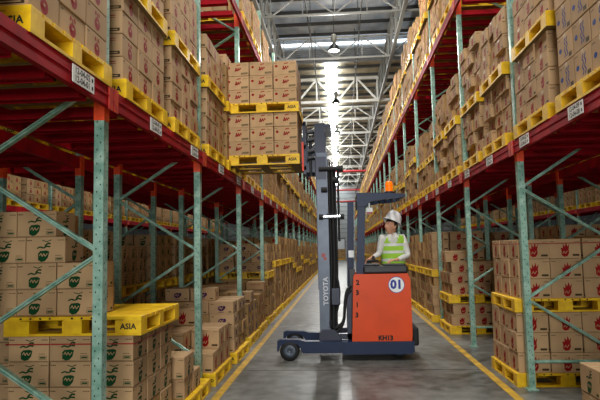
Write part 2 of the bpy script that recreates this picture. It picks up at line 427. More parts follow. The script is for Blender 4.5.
rack('right_b', XR+1.47+.98, 1, YR, -1, 11, .98, .99, 'shadowed rack standing back to back behind the right rack', labels=False)
rack('left_c', XL-1.46-.98-3.75, 1, YL, 0, 12, .98, 1.60, 'far rack across the next aisle, glimpsed through the left rack', labels=False)
rack('right_c', XR+1.47+.98+3.75, -1, YR, -1, 11, .98, .99, 'far rack across the next aisle, glimpsed through the right rack', labels=False)

# ------------------------------------------------------------------ cartons: prints are thin ink shapes on the faces
def ell(mb, u, v, a, b, m, rot=0, n=12, y=0):
    pts = []
    for k in range(n):
        p, q = a*math.cos(k*2*math.pi/n), b*math.sin(k*2*math.pi/n)
        pts.append((u+p*math.cos(rot)-q*math.sin(rot), y, v+p*math.sin(rot)+q*math.cos(rot)))
    mb.poly(pts, m)
def rct(mb, u0, u1, v0, v1, m, y=0): mb.poly([(u0, y, v0), (u1, y, v0), (u1, y, v1), (u0, y, v1)], m)
def stroke(mb, pts, w, m, y=0):
    for (a, b), (c, d) in zip(pts[:-1], pts[1:]):
        L = math.hypot(c-a, d-b) or 1; nx, nz = -(d-b)/L*w/2, (c-a)/L*w/2
        mb.poly([(a-nx, y, b-nz), (c-nx, y, d-nz), (c+nx, y, d+nz), (a+nx, y, b+nz)], m)
def art(kind, W, H, face):
    """ink shapes for a face W wide, H high; origin at its centre bottom. material slots: 1 colour, 2 dark, 0 board"""
    mb = MB(); e = -.0008
    def smalltext(u, v, w, h=.008, m=2):
        k = u
        while k < u+w: rct(mb, k, min(k+.009, u+w), v, v+h, m); k += .0115
    if kind == 'green':
        cu = -.012 if face == 'front' else 0; sc = .92 if face == 'front' else .8
        mb.poly([(cu+a*sc, 0, H*b) for a, b in ((-.046, .16), (-.02, .09), (.01, .12), (.034, .24), (.044, .44), (.02, .48), (-.03, .46), (-.046, .38))], 1)
        stroke(mb, [(cu-.034*sc, H*.30), (cu-.022*sc, H*.39), (cu-.012*sc, H*.28), (cu-.0*sc, H*.38), (cu+.012*sc, H*.28), (cu+.03*sc, H*.38)], .005, 0, e)
        stroke(mb, [(cu-.056*sc, H*.56), (cu-.03*sc, H*.60), (cu-.002*sc, H*.56), (cu+.022*sc, H*.62), (cu+.052*sc, H*.60)], .011, 1)
        stroke(mb, [(cu+.008*sc, H*.62), (cu+.03*sc, H*.72), (cu+.054*sc, H*.70)], .012, 1); stroke(mb, [(cu-.012*sc, H*.82), (cu+.024*sc, H*.77), (cu+.060*sc, H*.83)], .006, 1)
        if face == 'front':
            u0, u1, v0, v1 = W*.5-.092, W*.5-.018, .018, .046
            for a in ((u0, u1, v0, v0+.003), (u0, u1, v1-.003, v1), (u0, u0+.003, v0, v1), (u1-.003, u1, v0, v1)): rct(mb, *a, 1)
            rct(mb, u0+.008, u1-.008, v0+.008, v1-.008, 1); smalltext(u0, v1+.012, .045, .005)
            smalltext(-W*.5+.02, H-.03, .045); smalltext(W*.5-.075, H-.03, .055, .006)
        else: rct(mb, W*.5-.07, W*.5-.02, .02, .04, 1); smalltext(-W*.5+.02, H-.03, .03)
        stroke(mb, [(-W*.47, .006), (W*.47, .006)], .0025, 2)
    elif kind == 'hoist':
        if face == 'front':
            ell(mb, -W*.33, H*.62, .019, .020, 1); 
            stroke(mb, [(-.028, H*.36), (-.018, H*.62), (.0, H*.38), (.012, H*.6), (.022, H*.40), (.04, H*.6), (.05, H*.5)], .011, 1)
            ell(mb, -.02, H*.42, .016, .010, 1, .3); stroke(mb, [(-.01, H*.76), (.045, H*.80)], .012, 1)
            rct(mb, W*.14, W*.44, H*.13, H*.27, 3); smalltext(-W*.45, H*.84, .05); smalltext(W*.22, H*.8, .06, .006); smalltext(W*.17, H*.18, .09, .010, 2)
        else:
            ell(mb, 0, H*.42, .04, .035, 1); smalltext(-W*.4, H*.85, .05)
    elif kind == 'crest':
        if face == 'side':
            ell(mb, 0, H*.40, .036, .038, 1); ell(mb, 0, H*.42, .012, .012, 0, 0, 10, e); stroke(mb, [(-.024, H*.45), (.0, H*.36), (.024, H*.45)], .008, 1, e*2)
            ell(mb, -.022, H*.72, .010, .014, 1, -.3); ell(mb, .022, H*.72, .010, .014, 1, .3); rct(mb, -.005, .005, H*.6, H*.75, 1)
            rct(mb, -W*.45, -W*.30, H*.84, H*.88, 2)
        else:
            rct(mb, -W*.36, W*.36, H*.10, H*.24, 2); rct(mb, -W*.30, W*.30, H*.145, H*.185, 0, e); stroke(mb, [(-W*.25, H*.8), (W*.25, H*.8)], .006, 1); stroke(mb, [(-W*.2, H*.7), (W*.25, H*.7)], .004, 1)
    elif kind == 'rooster':
        sc = 1 if face == 'front' else .9
        cu = 0
        mb.poly([(cu+a*sc, 0, H*b) for a, b in ((-.036, .22), (-.012, .13), (.02, .15), (.040, .30), (.036, .46), (.046, .72), (.026, .58), (.014, .78), (.0, .58), (-.018, .72), (-.020, .52), (-.042, .54), (-.034, .40))], 1)
        stroke(mb, [(cu-.024*sc, H*.27), (cu-.010, H*.38), (cu+.004, H*.27), (cu+.022*sc, H*.40)], .005, 0, e)
        if face == 'front': rct(mb, W*.5-.105, W*.5-.02, .025, .048, 2); smalltext(-W*.5+.025, H-.035, .05); smalltext(W*.5-.09, H-.035, .06, .006)
        else: smalltext(-W*.5+.02, H-.035, .04); rct(mb, W*.5-.08, W*.5-.03, .02, .038, 2)
    elif kind == 'blue':
        ell(mb, -W*.27, H*.48, .026, .024, 1)
        for u, k in ((.0, 0), (.036, 1)): 
            stroke(mb, [(u-.01, H*.2), (u+.012, H*.3), (u-.012, H*.42), (u+.012, H*.55), (u-.01, H*.66), (u+.012, H*.78)], .012, 1)
        rct(mb, W*.2, W*.42, H*.08, H*.22, 2); smalltext(-W*.4, H*.85, .05)
    elif kind == 'purple':
        ell(mb, 0, H*.46, .040, .030, 1); ell(mb, .034, H*.52, .018, .020, 1); stroke(mb, [(-.028, H*.42), (-.01, H*.54), (.004, H*.40), (.02, H*.54)], .007, 0, e)
        stroke(mb, [(-.03, H*.22), (.03, H*.22)], .006, 1); rct(mb, -W*.42, -W*.25, H*.78, H*.84, 2); rct(mb, W*.24, W*.42, H*.14, H*.22, 2)
    k = {'hoist': 1.12, 'crest': 1.2, 'rooster': 1.15, 'green': 1.15, 'blue': 1.15, 'purple': 1.25}[kind]
    for i, f in enumerate(mb.f):
        pass
    mid = H*.46
    lim = W*.5-.008
    big = [(x*k if abs(x*k) < lim else math.copysign(min(abs(x), lim), x), y, min(max(mid+(z-mid)*k, .008), H-.012) if abs(x) < .062 else z) for x, y, z in mb.v]
    mb.v = big
    return mb
INK = {'green': PGREEN, 'hoist': PRED, 'crest': PRED, 'rooster': PRED, 'blue': PBLUE, 'purple': PPURP}
OLIVE = mat('print_olive', srgb(120, 100, 62), .6)
cm = {}
def carton_mesh(kind, dx, dy, h):
    k = (kind, round(dx, 3), round(dy, 3), round(h, 3))
    if k not in cm:
        mb = MB(); mb.cbox(-dx/2, dx/2, -dy/2, dy/2, 0, h, .004, 0)
        f, s = art(kind, dx, h, 'front'), art(kind, dy, h, 'side')
        mb.merge(f, face_M('-y', dy/2+.0008)); mb.merge(f, face_M('+y', dy/2+.0008))
        mb.merge(s, face_M('+x', dx/2+.0008)); mb.merge(s, face_M('-x', dx/2+.0008))
        if dx >= dy: mb.box(-dx/2+.004, dx/2-.004, -.024, .024, h, h+.0006, 4); mb.box(-dx/2-.0006, -dx/2, -.024, .024, h-.045, h-.004, 4); mb.box(dx/2, dx/2+.0006, -.024, .024, h-.045, h-.004, 4)
        else: mb.box(-.024, .024, -dy/2+.004, dy/2-.004, h, h+.0006, 4); mb.box(-.024, .024, -dy/2-.0006, -dy/2, h-.045, h-.004, 4)
        cm[k] = mb.mesh('carton', [CARD, INK[kind], PDARK, OLIVE, TAPE])
    return cm[k]

# ------------------------------------------------------------------ pallets: 1.12 across the rack, 1.05 along it
pm = {}
def pallet_parts(LX, LY, word):
    k = (round(LX, 2), round(LY, 2), word)
    if k in pm: return pm[k]
    top = MB(); hx, hy = LX/2, LY/2
    nbd = 9; wy = LY/nbd
    for i in range(nbd):
        if i in (0, nbd-1): top.cbox(-hx, hx, -hy+i*wy, -hy+(i+1)*wy-.004, .122, .15, .003)
        else: top.cbox(-hx, hx, -hy+i*wy+.012, -hy+(i+1)*wy-.012, .125, .148, .002)
    for x in (-hx+.07, 0, hx-.07): top.box(x-.07, x+.07, -hy, hy, .118, .126)
    for x in (-.42, -.34, -.26, -.18, .0, .08, .16, .24): top.poly([(x+.011*math.cos(q*1.047), -hy-.0008, .137+.009*math.sin(q*1.047)) for q in range(6)], 1)
    bot = MB()
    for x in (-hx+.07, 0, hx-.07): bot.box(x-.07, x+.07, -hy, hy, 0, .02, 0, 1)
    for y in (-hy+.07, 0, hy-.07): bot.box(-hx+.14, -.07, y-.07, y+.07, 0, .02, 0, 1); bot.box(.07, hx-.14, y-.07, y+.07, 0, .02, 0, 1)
    blocks = []
    for ix, x in enumerate((-hx+.105, 0, hx-.105)):
        for iy, y in enumerate((-hy+.07, 0, hy-.07)):
            b = MB(); wx = .105 if ix != 1 else .08
            b.box(-wx, wx, -.07 if iy != 1 else -.06, .07 if iy != 1 else .06, .02, .118)
            if word and ix == 2 and iy == 0: b.merge(text_mb(word, .062 if len(word) < 5 else .05, bold=.002), Matrix.Translation((0, -.0708, .068)), 1)
            if False and ix == 0 and iy == 0: b.merge(text_mb(word, .07 if len(word) < 5 else .06, bold=.002), Matrix.Translation((0, -.0708, .068)), 1)
            blocks.append(((x, y), b))
    bm_ = [((x, y), b.mesh('block', [YEL, BLACK])) for (x, y), b in blocks]
    one = MB(); one.merge(top, Matrix()); 
    for (x, y), b in blocks: one.merge(b, Matrix.Translation((x, y, 0)))
    for v, f, q in ((bot.v, bot.f, bot.m),):
        n = len(one.v); one.v += v
        for ff, mm in zip(f, q): one.f.append(tuple(i+n for i in ff)); one.m.append(2 if mm else 0); one.sm.append(False)
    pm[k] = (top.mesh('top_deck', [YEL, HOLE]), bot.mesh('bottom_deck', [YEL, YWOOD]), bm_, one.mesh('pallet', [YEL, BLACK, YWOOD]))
    return pm[k]

# ------------------------------------------------------------------ loads
cartons = []; pallets = []
LAYN = ['bottom layer', 'second layer', 'third layer', 'fourth layer', 'fifth layer', 'sixth layer']
def load(name, xe, s, y0, z0, nx, ny, nl, dx, dy, h, kind, hollow=True, jit=.006, skip=None, word='ASIA', wid=1.12, inset=.03, pal=True, LY=None, ylen=None, x_in=None):
    """aisle-side edge xe; s=+1 when the aisle is at +x. ix=0 is the aisle column, iy=0 the one nearest the camera"""
    L = LY or 1.05
    if pal: pallets.append(dict(x=xe-s*wid/2, y=y0+L/2, z=z0, LX=wid, LY=L, word=word, name=name, rz=random.uniform(-.012, .012)))
    zb = z0+(.15 if pal else 0)+.001; ins = inset if x_in is None else x_in
    for il in range(nl):
        for ix in range(nx):
            for iy in range(ny):
                if hollow and not (ix == 0 or iy == 0 or (hollow == 'top' and il >= nl-1) or (hollow == 'top' and ix == nx-1)): continue
                if skip and skip(ix, iy, il): continue
                if jit > .011 and il == nl-1 and not name.startswith('lower') and random.random() < (.22 if y0 < 24 else .4): continue
                if jit > .011 and y0 > 24 and ix > 0 and random.random() < .06: continue
                jx, jy = random.uniform(-jit, jit), random.uniform(-min(jit, .004), min(jit, .004))
                cx = xe-s*(ins+dx*(ix+.5)); cy = y0+.015+dy*(iy+.5)
                if jit > .02 and s < 0: jx = random.uniform(-jit*.25, jit)
                cartons.append(dict(x=cx+jx, y=cy+jy, z=zb+il*h, dx=dx-.012, dy=dy-.012, h=h-.003, kind=kind, rz=random.uniform(-.02, .02)*(2 if jit > .04 else 1) if jit > .005 else 0,
                                    st=name, il=il, ix=ix, iy=iy, nl=nl, nx=nx, ny=ny))
R3 = .345
# --- hoisted on the forks (two pallets, one on the other)
load('lower pallet held up by the forklift', -.575, 1, 8.25, 2.86, 3, 3, 3, .362, .34, .213, 'hoist', hollow=False, jit=.003, inset=.02)
load('upper pallet held up by the forklift', -.575, 1, 8.25, 2.86+.15+.642, 3, 3, 3, .362, .34, .213, 'hoist', hollow=False, jit=.003, inset=.02)
XLp, XRp = -1.60, 1.97
# --- left rack, upper levels
Z1, Z2 = 2.772, 5.662
def tier(side, k): return ['lower', 'upper'][k]
for j, y0 in enumerate([1.45, 2.78]+[YL+n*BAY+o for n in range(0, NB) for o in (.22, 1.48)]):
    la = 4 if j < 6 else random.choice([3, 4, 4, 5]); lb = 4 if j < 6 and j % 4 else 3 if j < 6 else 8-la-random.choice([0, 1]); yj = 0 if j < 6 else random.uniform(-.05, .07)
    load('lower pallet of the %s left shelf load' % ORD[j], XLp-(0 if j < 6 else random.uniform(0, .05)), 1, y0+yj, Z1, 4, 3, la, .27, R3, .182, 'crest', jit=.006 if j % 3 else .012)
    load('upper pallet of the %s left shelf load' % ORD[j], XLp, 1, y0+yj*.5, Z1+.15+la*.182+.002, 4, 3, lb, .27, R3, .182, 'crest', jit=.006 if j < 6 else .014)
    if y0 > 8.5:
        load('high left shelf, %s load' % ORD[max(0, j-6)], XLp, 1, y0, Z2, 4, 3, 4 if j % 3 else 3, .27, R3, .19, 'crest')
# --- right rack, upper levels
for j, y0 in enumerate([1.5, 2.75, 4.12, 5.36]+[YR+n*BAY+o for n in range(0, NB-1) for o in (.2, 1.48)]):
    o = ORD[j]
    kd = 'blue' if j < 3 else 'rooster'
    if j < 3: load('lower pallet of the %s right shelf load' % o, XRp, -1, y0, Z1, 3, 3, 6, .35, .335, .262, kd, jit=.004, word='TASCO')
    else:
        jj = .008 if j == 3 else (.085 if j in (4, 5, 6, 7) else .05)
        la = 4 if j < 8 else random.choice([3, 4, 4, 5]); yj = 0 if j < 8 else random.uniform(-.06, .07)
        load('lower pallet of the %s right shelf load' % o, XRp, -1, y0+yj, Z1, 3, 3, la, .35, R3, .178, kd, jit=jj, word='TASCO')
        load('upper pallet of the %s right shelf load' % o, XRp+(0 if j < 8 else random.uniform(0, .05)), -1, y0-(.08 if j == 3 else 0)+yj*.5, Z1+.15+la*.178+.002, 3, 3, [5, 4, 4, 3, 4][j % 5] if j < 8 else 8-la+random.choice([-1, 0, 0]), .35, R3, .178, kd, jit=jj*.7)
    if y0 > 9.2:
        load('lower pallet of the %s high right shelf load' % ORD[j-6], XRp, -1, y0, Z2, 3, 3, 4, .35, R3, .20, 'rooster', jit=.03)
        load('upper pallet of the %s high right shelf load' % ORD[j-6], XRp, -1, y0, Z2+.15+.802, 3, 3, 4 if j % 3 else 3, .35, R3, .19, 'rooster', jit=.03)
# --- left floor loads
N = 'near left floor stack'
load('lower pallet of the '+N, -1.59, 1, 4.38, 0, 3, 3, 4, .345, .335, .2, 'green', hollow='top', x_in=.05, jit=.004)
load('upper pallet of the '+N, -1.58, 1, 4.38, .952, 3, 3, 4, .345, .335, .212, 'green', hollow=False, x_in=.46, jit=.01, skip=lambda ix, iy, il: ix == 2)
def put(name, xr, y, z, il, ix, iy, dx, dy, h, kind, rz=0, s=1, nl=4, nx=3, ny=3):
    cartons.append(dict(x=xr-s*dx/2, y=y+dy/2, z=z+.001, dx=dx-.008, dy=dy-.008, h=h-.002, kind=kind, rz=rz, st=name, il=il, ix=ix, iy=iy, nl=nl, nx=nx, ny=ny))
# the upper near left stack narrows in steps
cartons = [c for c in cartons if c['st'] != 'upper pallet of the '+N]
zt = .952+.15
for il, (xr, n) in enumerate([(-1.965, 3), (-1.97, 3), (-2.235, 2), (-2.315, 2)]):
    for ix in range(n):
        put('upper pallet of the '+N, xr-ix*.338, 4.45, zt+il*.213, il, ix, 0, .338, .335, .213, 'green', random.uniform(-.015, .015))
    for ix in range(n-1): put('upper pallet of the '+N, xr-.13-ix*.338, 4.79, zt+il*.213, il, ix, 1, .338, .335, .213, 'green', random.uniform(-.01, .01))
N = 'second left floor stack'
load(N, -1.52, 1, 5.55, 0, 3, 3, 1, .345, .335, .2, 'green', hollow=False, x_in=.05, LY=.95, skip=lambda ix, iy, il: False)
cartons = [c for c in cartons if not (c['st'] == N and c['iy'] == 2 and c['ix'] == 0)]
for ix in range(3): put(N, -1.555-ix*.35, 5.52+(.01*ix), .352, 1, ix, 0, .35, .37, .215, 'green', .01)
for ix in range(1, 3): put(N, -1.62-ix*.345, 5.93, .352, 1, ix, 1, .345, .335, .205, 'green')
N = 'third left floor stack'
load(N, -1.52, 1, 6.72, 0, 3, 3, 2, .365, .345, .235, 'rooster', hollow=False, x_in=.03, LY=1.03, word='TASCO', skip=lambda ix, iy, il: il == 1 and (iy == 0 and ix == 0))
put(N, -1.95, 7.42, .622, 2, 1, 2, .365, .3, .225, 'rooster', .1)
N = 'fourth left floor stack'
load(N, -1.50, 1, 8.05, 0, 3, 3, 4, .365, .345, .18, 'purple', hollow='top', x_in=.05, jit=.01)
put(N, -1.86, 8.2, .872, 4, 1, 0, .365, .345, .18, 'purple', .04); put(N, -2.235, 8.22, .872, 4, 2, 0, .365, .345, .18, 'purple', -.02)
N = 'fifth left floor stack'
load(N, -1.53, 1, 9.42, 0, 3, 3, 4, .365, .345, .182, 'blue', hollow='top', x_in=.04, jit=.012, skip=lambda ix, iy, il: il == 3 and iy == 2 and ix == 0)
N = 'sixth left floor stack'
load(N, -1.55, 1, 10.72, 0, 3, 3, 4, .365, .345, .2, 'crest', hollow='top', x_in=.04, jit=.012, skip=lambda ix, iy, il: il == 3 and iy < 2 and ix == 0)
nm2 = lambda k: ORD[k]
k = 6
for n in range(3, NB):
    for o in (.2, 1.48):
        y0 = YL+n*BAY+o
        nl = random.choice([3, 4, 4, 5]); y0 += random.uniform(-.05, .07)
        load('lower pallet of the %s left floor stack' % nm2(k), -1.57, 1, y0, 0, 3, 3, nl, .365, .345, .205, 'purple' if k < 8 else 'crest', hollow='top' if y0 < 20 else True, jit=.02)
        load('upper pallet of the %s left floor stack' % nm2(k), -1.58, 1, y0, .15+nl*.205+.003, 3, 3, 8-nl-random.choice([0, 0, 1]), .365, .345, .205, 'purple' if k < 8 else 'crest', hollow='top' if y0 < 20 else True, jit=.015)
        k += 1
# right floor loads
N = 'near right floor stack'
load(N, 1.93, -1, 3.9, 0, 3, 3, 2, .36, .36, .228, 'green', hollow='top', x_in=.04, jit=.004, LY=1.12)
N = 'second right floor stack'
load('lower pallet of the '+N, 1.93, -1, 6.65, 0, 3, 3, 3, .365, .345, .225, 'rooster', hollow='top', x_in=.03, jit=.008, word='TASCO')
load('upper pallet of the '+N, 1.96, -1, 6.65, .83, 3, 3, 3, .365, .345, .225, 'rooster', hollow='top', x_in=.05, jit=.008, word='')
N = 'third right floor stack'
load('lower pallet of the '+N, 1.93, -1, 10.55, 0, 3, 3, 2, .365, .345, .2, 'rooster', hollow='top', x_in=.06, jit=.02, word='TASCO')
load('upper pallet of the '+N, 1.94, -1, 10.55, .554, 3, 3, 3, .365, .345, .2, 'rooster', hollow='top', x_in=.05, jit=.02, word='')
put('upper pallet of the '+N, 1.90, 10.6, .554+.15+.6, 4, 0, 0, .365, .345, .2, 'rooster', .06, s=-1)
k = 3
for n in range(2, NB-1):
    for o in (.2, 1.48):
        y0 = YR+n*BAY+o
        if y0 < 12.2: continue
        load('lower pallet of the %s right floor stack' % nm2(k), 1.88, -1, y0, 0, 3, 3, 4, .365, .345, .2, 'rooster', hollow='top' if y0 < 20 else True, jit=.03)
        load('upper pallet of the %s right floor stack' % nm2(k), 1.9, -1, y0, .954, 3, 3, [3, 4, 3, 4][k % 4], .365, .345, .2, 'rooster', hollow='top' if y0 < 20 else True, jit=.03)
        k += 1
# racks behind
for side, xe, s, y0b, kd in (('left', XL-1.50, 1, YL, 'green'), ('right', XR+1.52, -1, YR, 'rooster')):
    k = 0
    for n in range(-1 if side == 'right' else 0, 11):
        for o in (.2, 1.48):
            y0 = y0b+n*BAY+o
            nm = 'shadowed %s rear rack, %s stack' % (side, nm2(k))
            if y0 > 4.2:
                load('lower pallet of the '+nm, xe, s, y0, 0, 3, 3, 4, .365, .345, .2, kd, jit=.01)
                load('upper pallet of the '+nm, xe, s, y0, .954, 3, 3, 4 if k % 3 else 3, .365, .345, .2, kd, jit=.01)
                load('shelf pallet over the '+nm, xe, s, y0, Z1, 3, 3, 4, .365, .345, .18, kd, jit=.01)
            k += 1
for side, xe, s, y0b, kd in (('left', XL-1.46-.98-3.75+.08, 1, YL, 'crest'), ('right', XR+1.47+.98+3.75-.08, -1, YR, 'rooster')):
    k = 0
    for n in range(0, 12):
        for o in (.2, 1.48):
            y0 = y0b+n*BAY+o; nm = 'far %s aisle rack, %s stack' % (side, nm2(k))
            load('floor pallet of the '+nm, xe, s, y0, 0, 3, 3, 4, .365, .345, .2, kd, jit=.01)
            load('raised pallet of the '+nm, xe, s, y0, .954, 3, 3, 3, .365, .345, .2, kd, jit=.01)
            load('shelf pallet of the '+nm, xe, s, y0, Z1, 3, 3, 4, .365, .345, .2, kd, jit=.01)
            k += 1
load('pallet stack at the far end of the aisle', .62, 1, 77.5, 0, 3, 3, 6, .365, .345, .22, 'crest', hollow=True)

# ------------------------------------------------------------------ which cartons and pallets show largest from where the photo was taken
def pick():
    vs, fs, own = [], [], []
    def bx(x, y, z, lx, ly, lz, tag):
        n = len(vs)
        for k in range(8): vs.append((x+(lx/2 if k & 1 else -lx/2), y+(ly/2 if k & 2 else -ly/2), z+(lz if k & 4 else 0)))
        for f in ((0,1,3,2), (4,6,7,5), (0,4,5,1), (1,5,7,3), (3,7,6,2), (2,6,4,0)): fs.append(tuple(i+n for i in f)); own.append(tag)
    for i, c in enumerate(cartons): bx(c['x'], c['y'], c['z'], c['dx'], c['dy'], c['h'], ('c', i))
    for i, p in enumerate(pallets): bx(p['x'], p['y'], p['z'], p['LX'], p['LY'], .15, ('p', i))
    bx(.58, 8.65, .1, .9, .9, 1.25, None); bx(-.25, 8.6, .2, .17, .6, 3.2, None); bx(0, 3, -.1, 40, 200, .1, None)
    for x, y0, n0 in ((XL, YL, 0), (XR, YR, 0)):
        for n in range(n0, NB): bx(x, y0+n*BAY-BAY/2, 2.63, .05, BAY, .14, None); bx(x, y0+n*BAY-BAY/2, 5.52, .05, BAY, .14, None); bx(x, y0+n*BAY, 0, .07, .08, 7, None)
    t = BVHTree.FromPolygons(vs, fs); hits = {}
    for j in range(0, 400, 2):
        for i in range(0, 600, 2):
            d = (fw + RT*((i+.5-300)/F_PX) + UP*((200-j-.5)/F_PX)).normalized()
            h = t.ray_cast(EYE, d)
            if h[2] is not None and own[h[2]]: hits[own[h[2]]] = hits.get(own[h[2]], 0)+1
    return hits
HITS = pick()
ctop = sorted([i for i in range(len(cartons)) if HITS.get(('c', i))], key=lambda i: -HITS[('c', i)])[:300]
ptop = sorted([i for i in range(len(pallets)) if HITS.get(('p', i))], key=lambda i: -HITS[('p', i)])[:300]
print('cartons', len(cartons), 'shown', sum(1 for k in HITS if k[0] == 'c'), 'min hits', HITS[('c', ctop[-1])], 'pallets', len(pallets), 'shown', sum(1 for k in HITS if k[0] == 'p'))
KN = {'green': 'green-printed', 'hoist': 'red-lettered', 'crest': 'red-crested', 'rooster': 'red-printed', 'blue': 'blue-printed', 'purple': 'purple-printed'}
def carton_label(c):
    lay = 'top layer' if c['il'] == c['nl']-1 else LAYN[c['il']]
    iy, ix = c['iy'], c['ix']
    st = c['st'].replace(' of the ', ', ')
    if ix == 0: pos = ('nearest end' if iy == 0 else '%s along' % ORD[iy])
    elif iy == 0: pos = 'nearest end, %s in' % ORD[ix]
    else: pos = '%s along, %s in' % (ORD[iy], ORD[ix])
    return '%s carton, %s, %s, %s' % (KN[c['kind']], lay, pos, st)
seen_lab = {}
KEYORD = sorted(ctop)
for i in KEYORD:
    c = cartons[i]; lb = carton_label(c)
    o = inst('carton', carton_mesh(c['kind'], c['dx'], c['dy'], c['h']), (c['x'], c['y'], c['z']), None, c['rz'])
    o['label'] = lb; o['category'] = 'carton'; o['group'] = 'cartons on the %s' % c['st'] 
    seen_lab.setdefault(lb, []).append(o)
cs = set(ctop)
mb = MB()
sa = {}
for i, c in enumerate(cartons):
    if i in cs: continue
    far = c['y'] > 26
    x, y, z, a, b, h = c['x'], c['y'], c['z'], c['dx']/2, c['dy']/2, c['h']
    s = 1 if c['x'] < 0 else -1
    mb.box(x-a, x+a, y-b, y+b, z, z+h)
    mi = {'green': 1, 'hoist': 2, 'crest': 2, 'rooster': 2, 'blue': 3, 'purple': 4}[c['kind']]
    if c['ix'] == 0 or c['kind'] == 'hoist':
        X = x+s*(a+.001)
        q = [(X, y+s*(-.034), z+h*.25), (X, y+s*.034, z+h*.22), (X, y+s*.036, z+h*.55), (X, y+s*.012, z+h*.76), (X, y-s*.02, z+h*.72), (X, y-s*.038, z+h*.5)]
        mb.poly(q, mi)
        if not far: mb.poly([(X, y+s*b*.45, z+h*.12), (X, y+s*b*.85, z+h*.12), (X, y+s*b*.85, z+h*.22), (X, y+s*b*.45, z+h*.22)], 5)
    if c['iy'] == 0 and not far:
        Y = y-b-.001
        mb.poly([(x-.034, Y, z+h*.25), (x+.034, Y, z+h*.22), (x+.036, Y, z+h*.55), (x+.012, Y, z+h*.76), (x-.02, Y, z+h*.72), (x-.038, Y, z+h*.5)], mi)
        mb.poly([(x+a*.4, Y, z+h*.12), (x+a*.88, Y, z+h*.12), (x+a*.88, Y, z+h*.22), (x+a*.4, Y, z+h*.22)], 5)
mb.build('distant_cartons', [CARDS, PGREEN, PRED, PBLUE, PPURP, PDARK], kind='stuff', label='hundreds of small brown cartons stacked deep in the racks', category='cartons')
pt = set(ptop)
rank = {i: k for k, i in enumerate(ptop)}
mb = MB()
for i, p in enumerate(pallets):
    top, bot, blocks, one = pallet_parts(p['LX'], p['LY'], p['word'])
    if i in pt:
        lb = 'yellow pallet, ' + p['name'].replace(' of the ', ' of ').replace('pallet of', 'one in').replace('pallet held', 'one held')
        props = dict(label=lb, category='pallet', group='yellow pallets in the racks')
        if rank[i] < 60:
            t = empty('pallet', (p['x'], p['y'], p['z']), **props); t.rotation_euler = (0, 0, p['rz'])
            inst('top_deck', top, (0,0,0), t); inst('bottom_deck', bot, (0,0,0), t)
            for (x, y), b in blocks: inst('block', b, (x, y, 0), t)
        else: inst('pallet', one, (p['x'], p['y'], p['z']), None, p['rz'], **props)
    else:
        n = len(mb.v); M = Matrix.Translation((p['x'], p['y'], p['z']))
        for z0, z1, q in ((0, .02, 1), (.11, .15, 0)): mb.box(p['x']-p['LX']/2, p['x']+p['LX']/2, p['y']-p['LY']/2, p['y']+p['LY']/2, p['z']+z0, p['z']+z1)
        for yy in (-p['LY']/2+.1, 0, p['LY']/2-.1): mb.box(p['x']-p['LX']/2, p['x']+p['LX']/2, p['y']+yy-.08, p['y']+yy+.08, p['z']+.02, p['z']+.11)
mb.build('distant_pallets', [YEL, YWOOD], kind='stuff', label='yellow pallets deep in the racks', category='pallets')
# red strapping round two loads
STR = mat('red_strap', srgb(150, 26, 26), .4)
def strap(x0, x1, y0, y1, z, label):
    mb = MB(); t = .0015
    mb.box(x0-t, x1+t, y0-t, y0, z, z+.009); mb.box(x0-t, x1+t, y1, y1+t, z, z+.009); mb.box(x0-t, x0, y0, y1, z, z+.009); mb.box(x1, x1+t, y0, y1, z, z+.009)
    mb.build('strapping_band', STR, label=label, category='strap')
strap(-2.68, -1.632, 4.378, 5.41, .885, 'thin red strap around the top cartons of the near left floor stack')
strap(1.985, 3.12, 6.645, 7.71, 1.60, 'thin red strap around the top cartons behind the first right upright')

# ------------------------------------------------------------------ reach truck
T = empty('reach_truck', (.3, 8.7, 0), label='orange and navy reach truck with raised mast standing across the aisle', category='forklift')
mb = MB()
body = [(.125, .27), (.97, .27), (.98, .4), (.975, 1.14), (.94, 1.22), (.20, 1.22), (.165, 1.19)]
mb.prism(body, 8.2, 8.42); mb.prism(body, 8.98, 9.2)
mb.box(.86, .975, 8.42, 8.98, .27, 1.12); mb.box(.125, .90, 8.42, 8.98, .27, .42)
bd = mb.build('body', BODY, T)
bv = bd.modifiers.new('b', 'BEVEL'); bv.width = .014; bv.segments = 3; bv.limit_method = 'ANGLE'
WS = mat('number_sticker_white', srgb(236, 240, 240), .4); WB = mat('number_blue', srgb(24, 46, 150), .5)
mb = MB(); 
def disc(mb, x, y, z, r, m, n=32): mb.poly([(x+r*math.cos(k*2*math.pi/n), y, z+r*math.sin(k*2*math.pi/n)) for k in range(n)], m)
disc(mb, .775, 8.198, 1.062, .116, 1); disc(mb, .775, 8.197, 1.062, .108, 0)
mb.merge(text_mb('01', .17, bold=.008), Matrix.Translation((.775, 8.196, 1.062)), 1)
mb.build('number_sticker', [WS, WB], bd, label='round white sticker with a blue 01')
mb = MB()
for ch, z in (('2', 1.10), ('3', .955), ('1', .785), ('3', .64)): mb.merge(text_mb(ch, .095, bold=.004), Matrix.Translation((.225-(1.1-z)*.05, 8.197, z)))
mb.merge(text_mb('KH13', .088, bold=.005), Matrix.Translation((.60, 8.197, .315)))
mb.build('stencil_number', BLACK, bd)
mb = MB()
mb.prism([(-.02, .09), (.96, .09), (1.0, .13), (1.0, .268), (-.02, .268)], 8.19, 9.21)
ch = mb.build('chassis', NAVY, T)
mb = MB(); mb.cbox(.98, 1.075, 8.26, 9.14, .19, .45, .03); mb.build('rear_bumper', RUB, T)
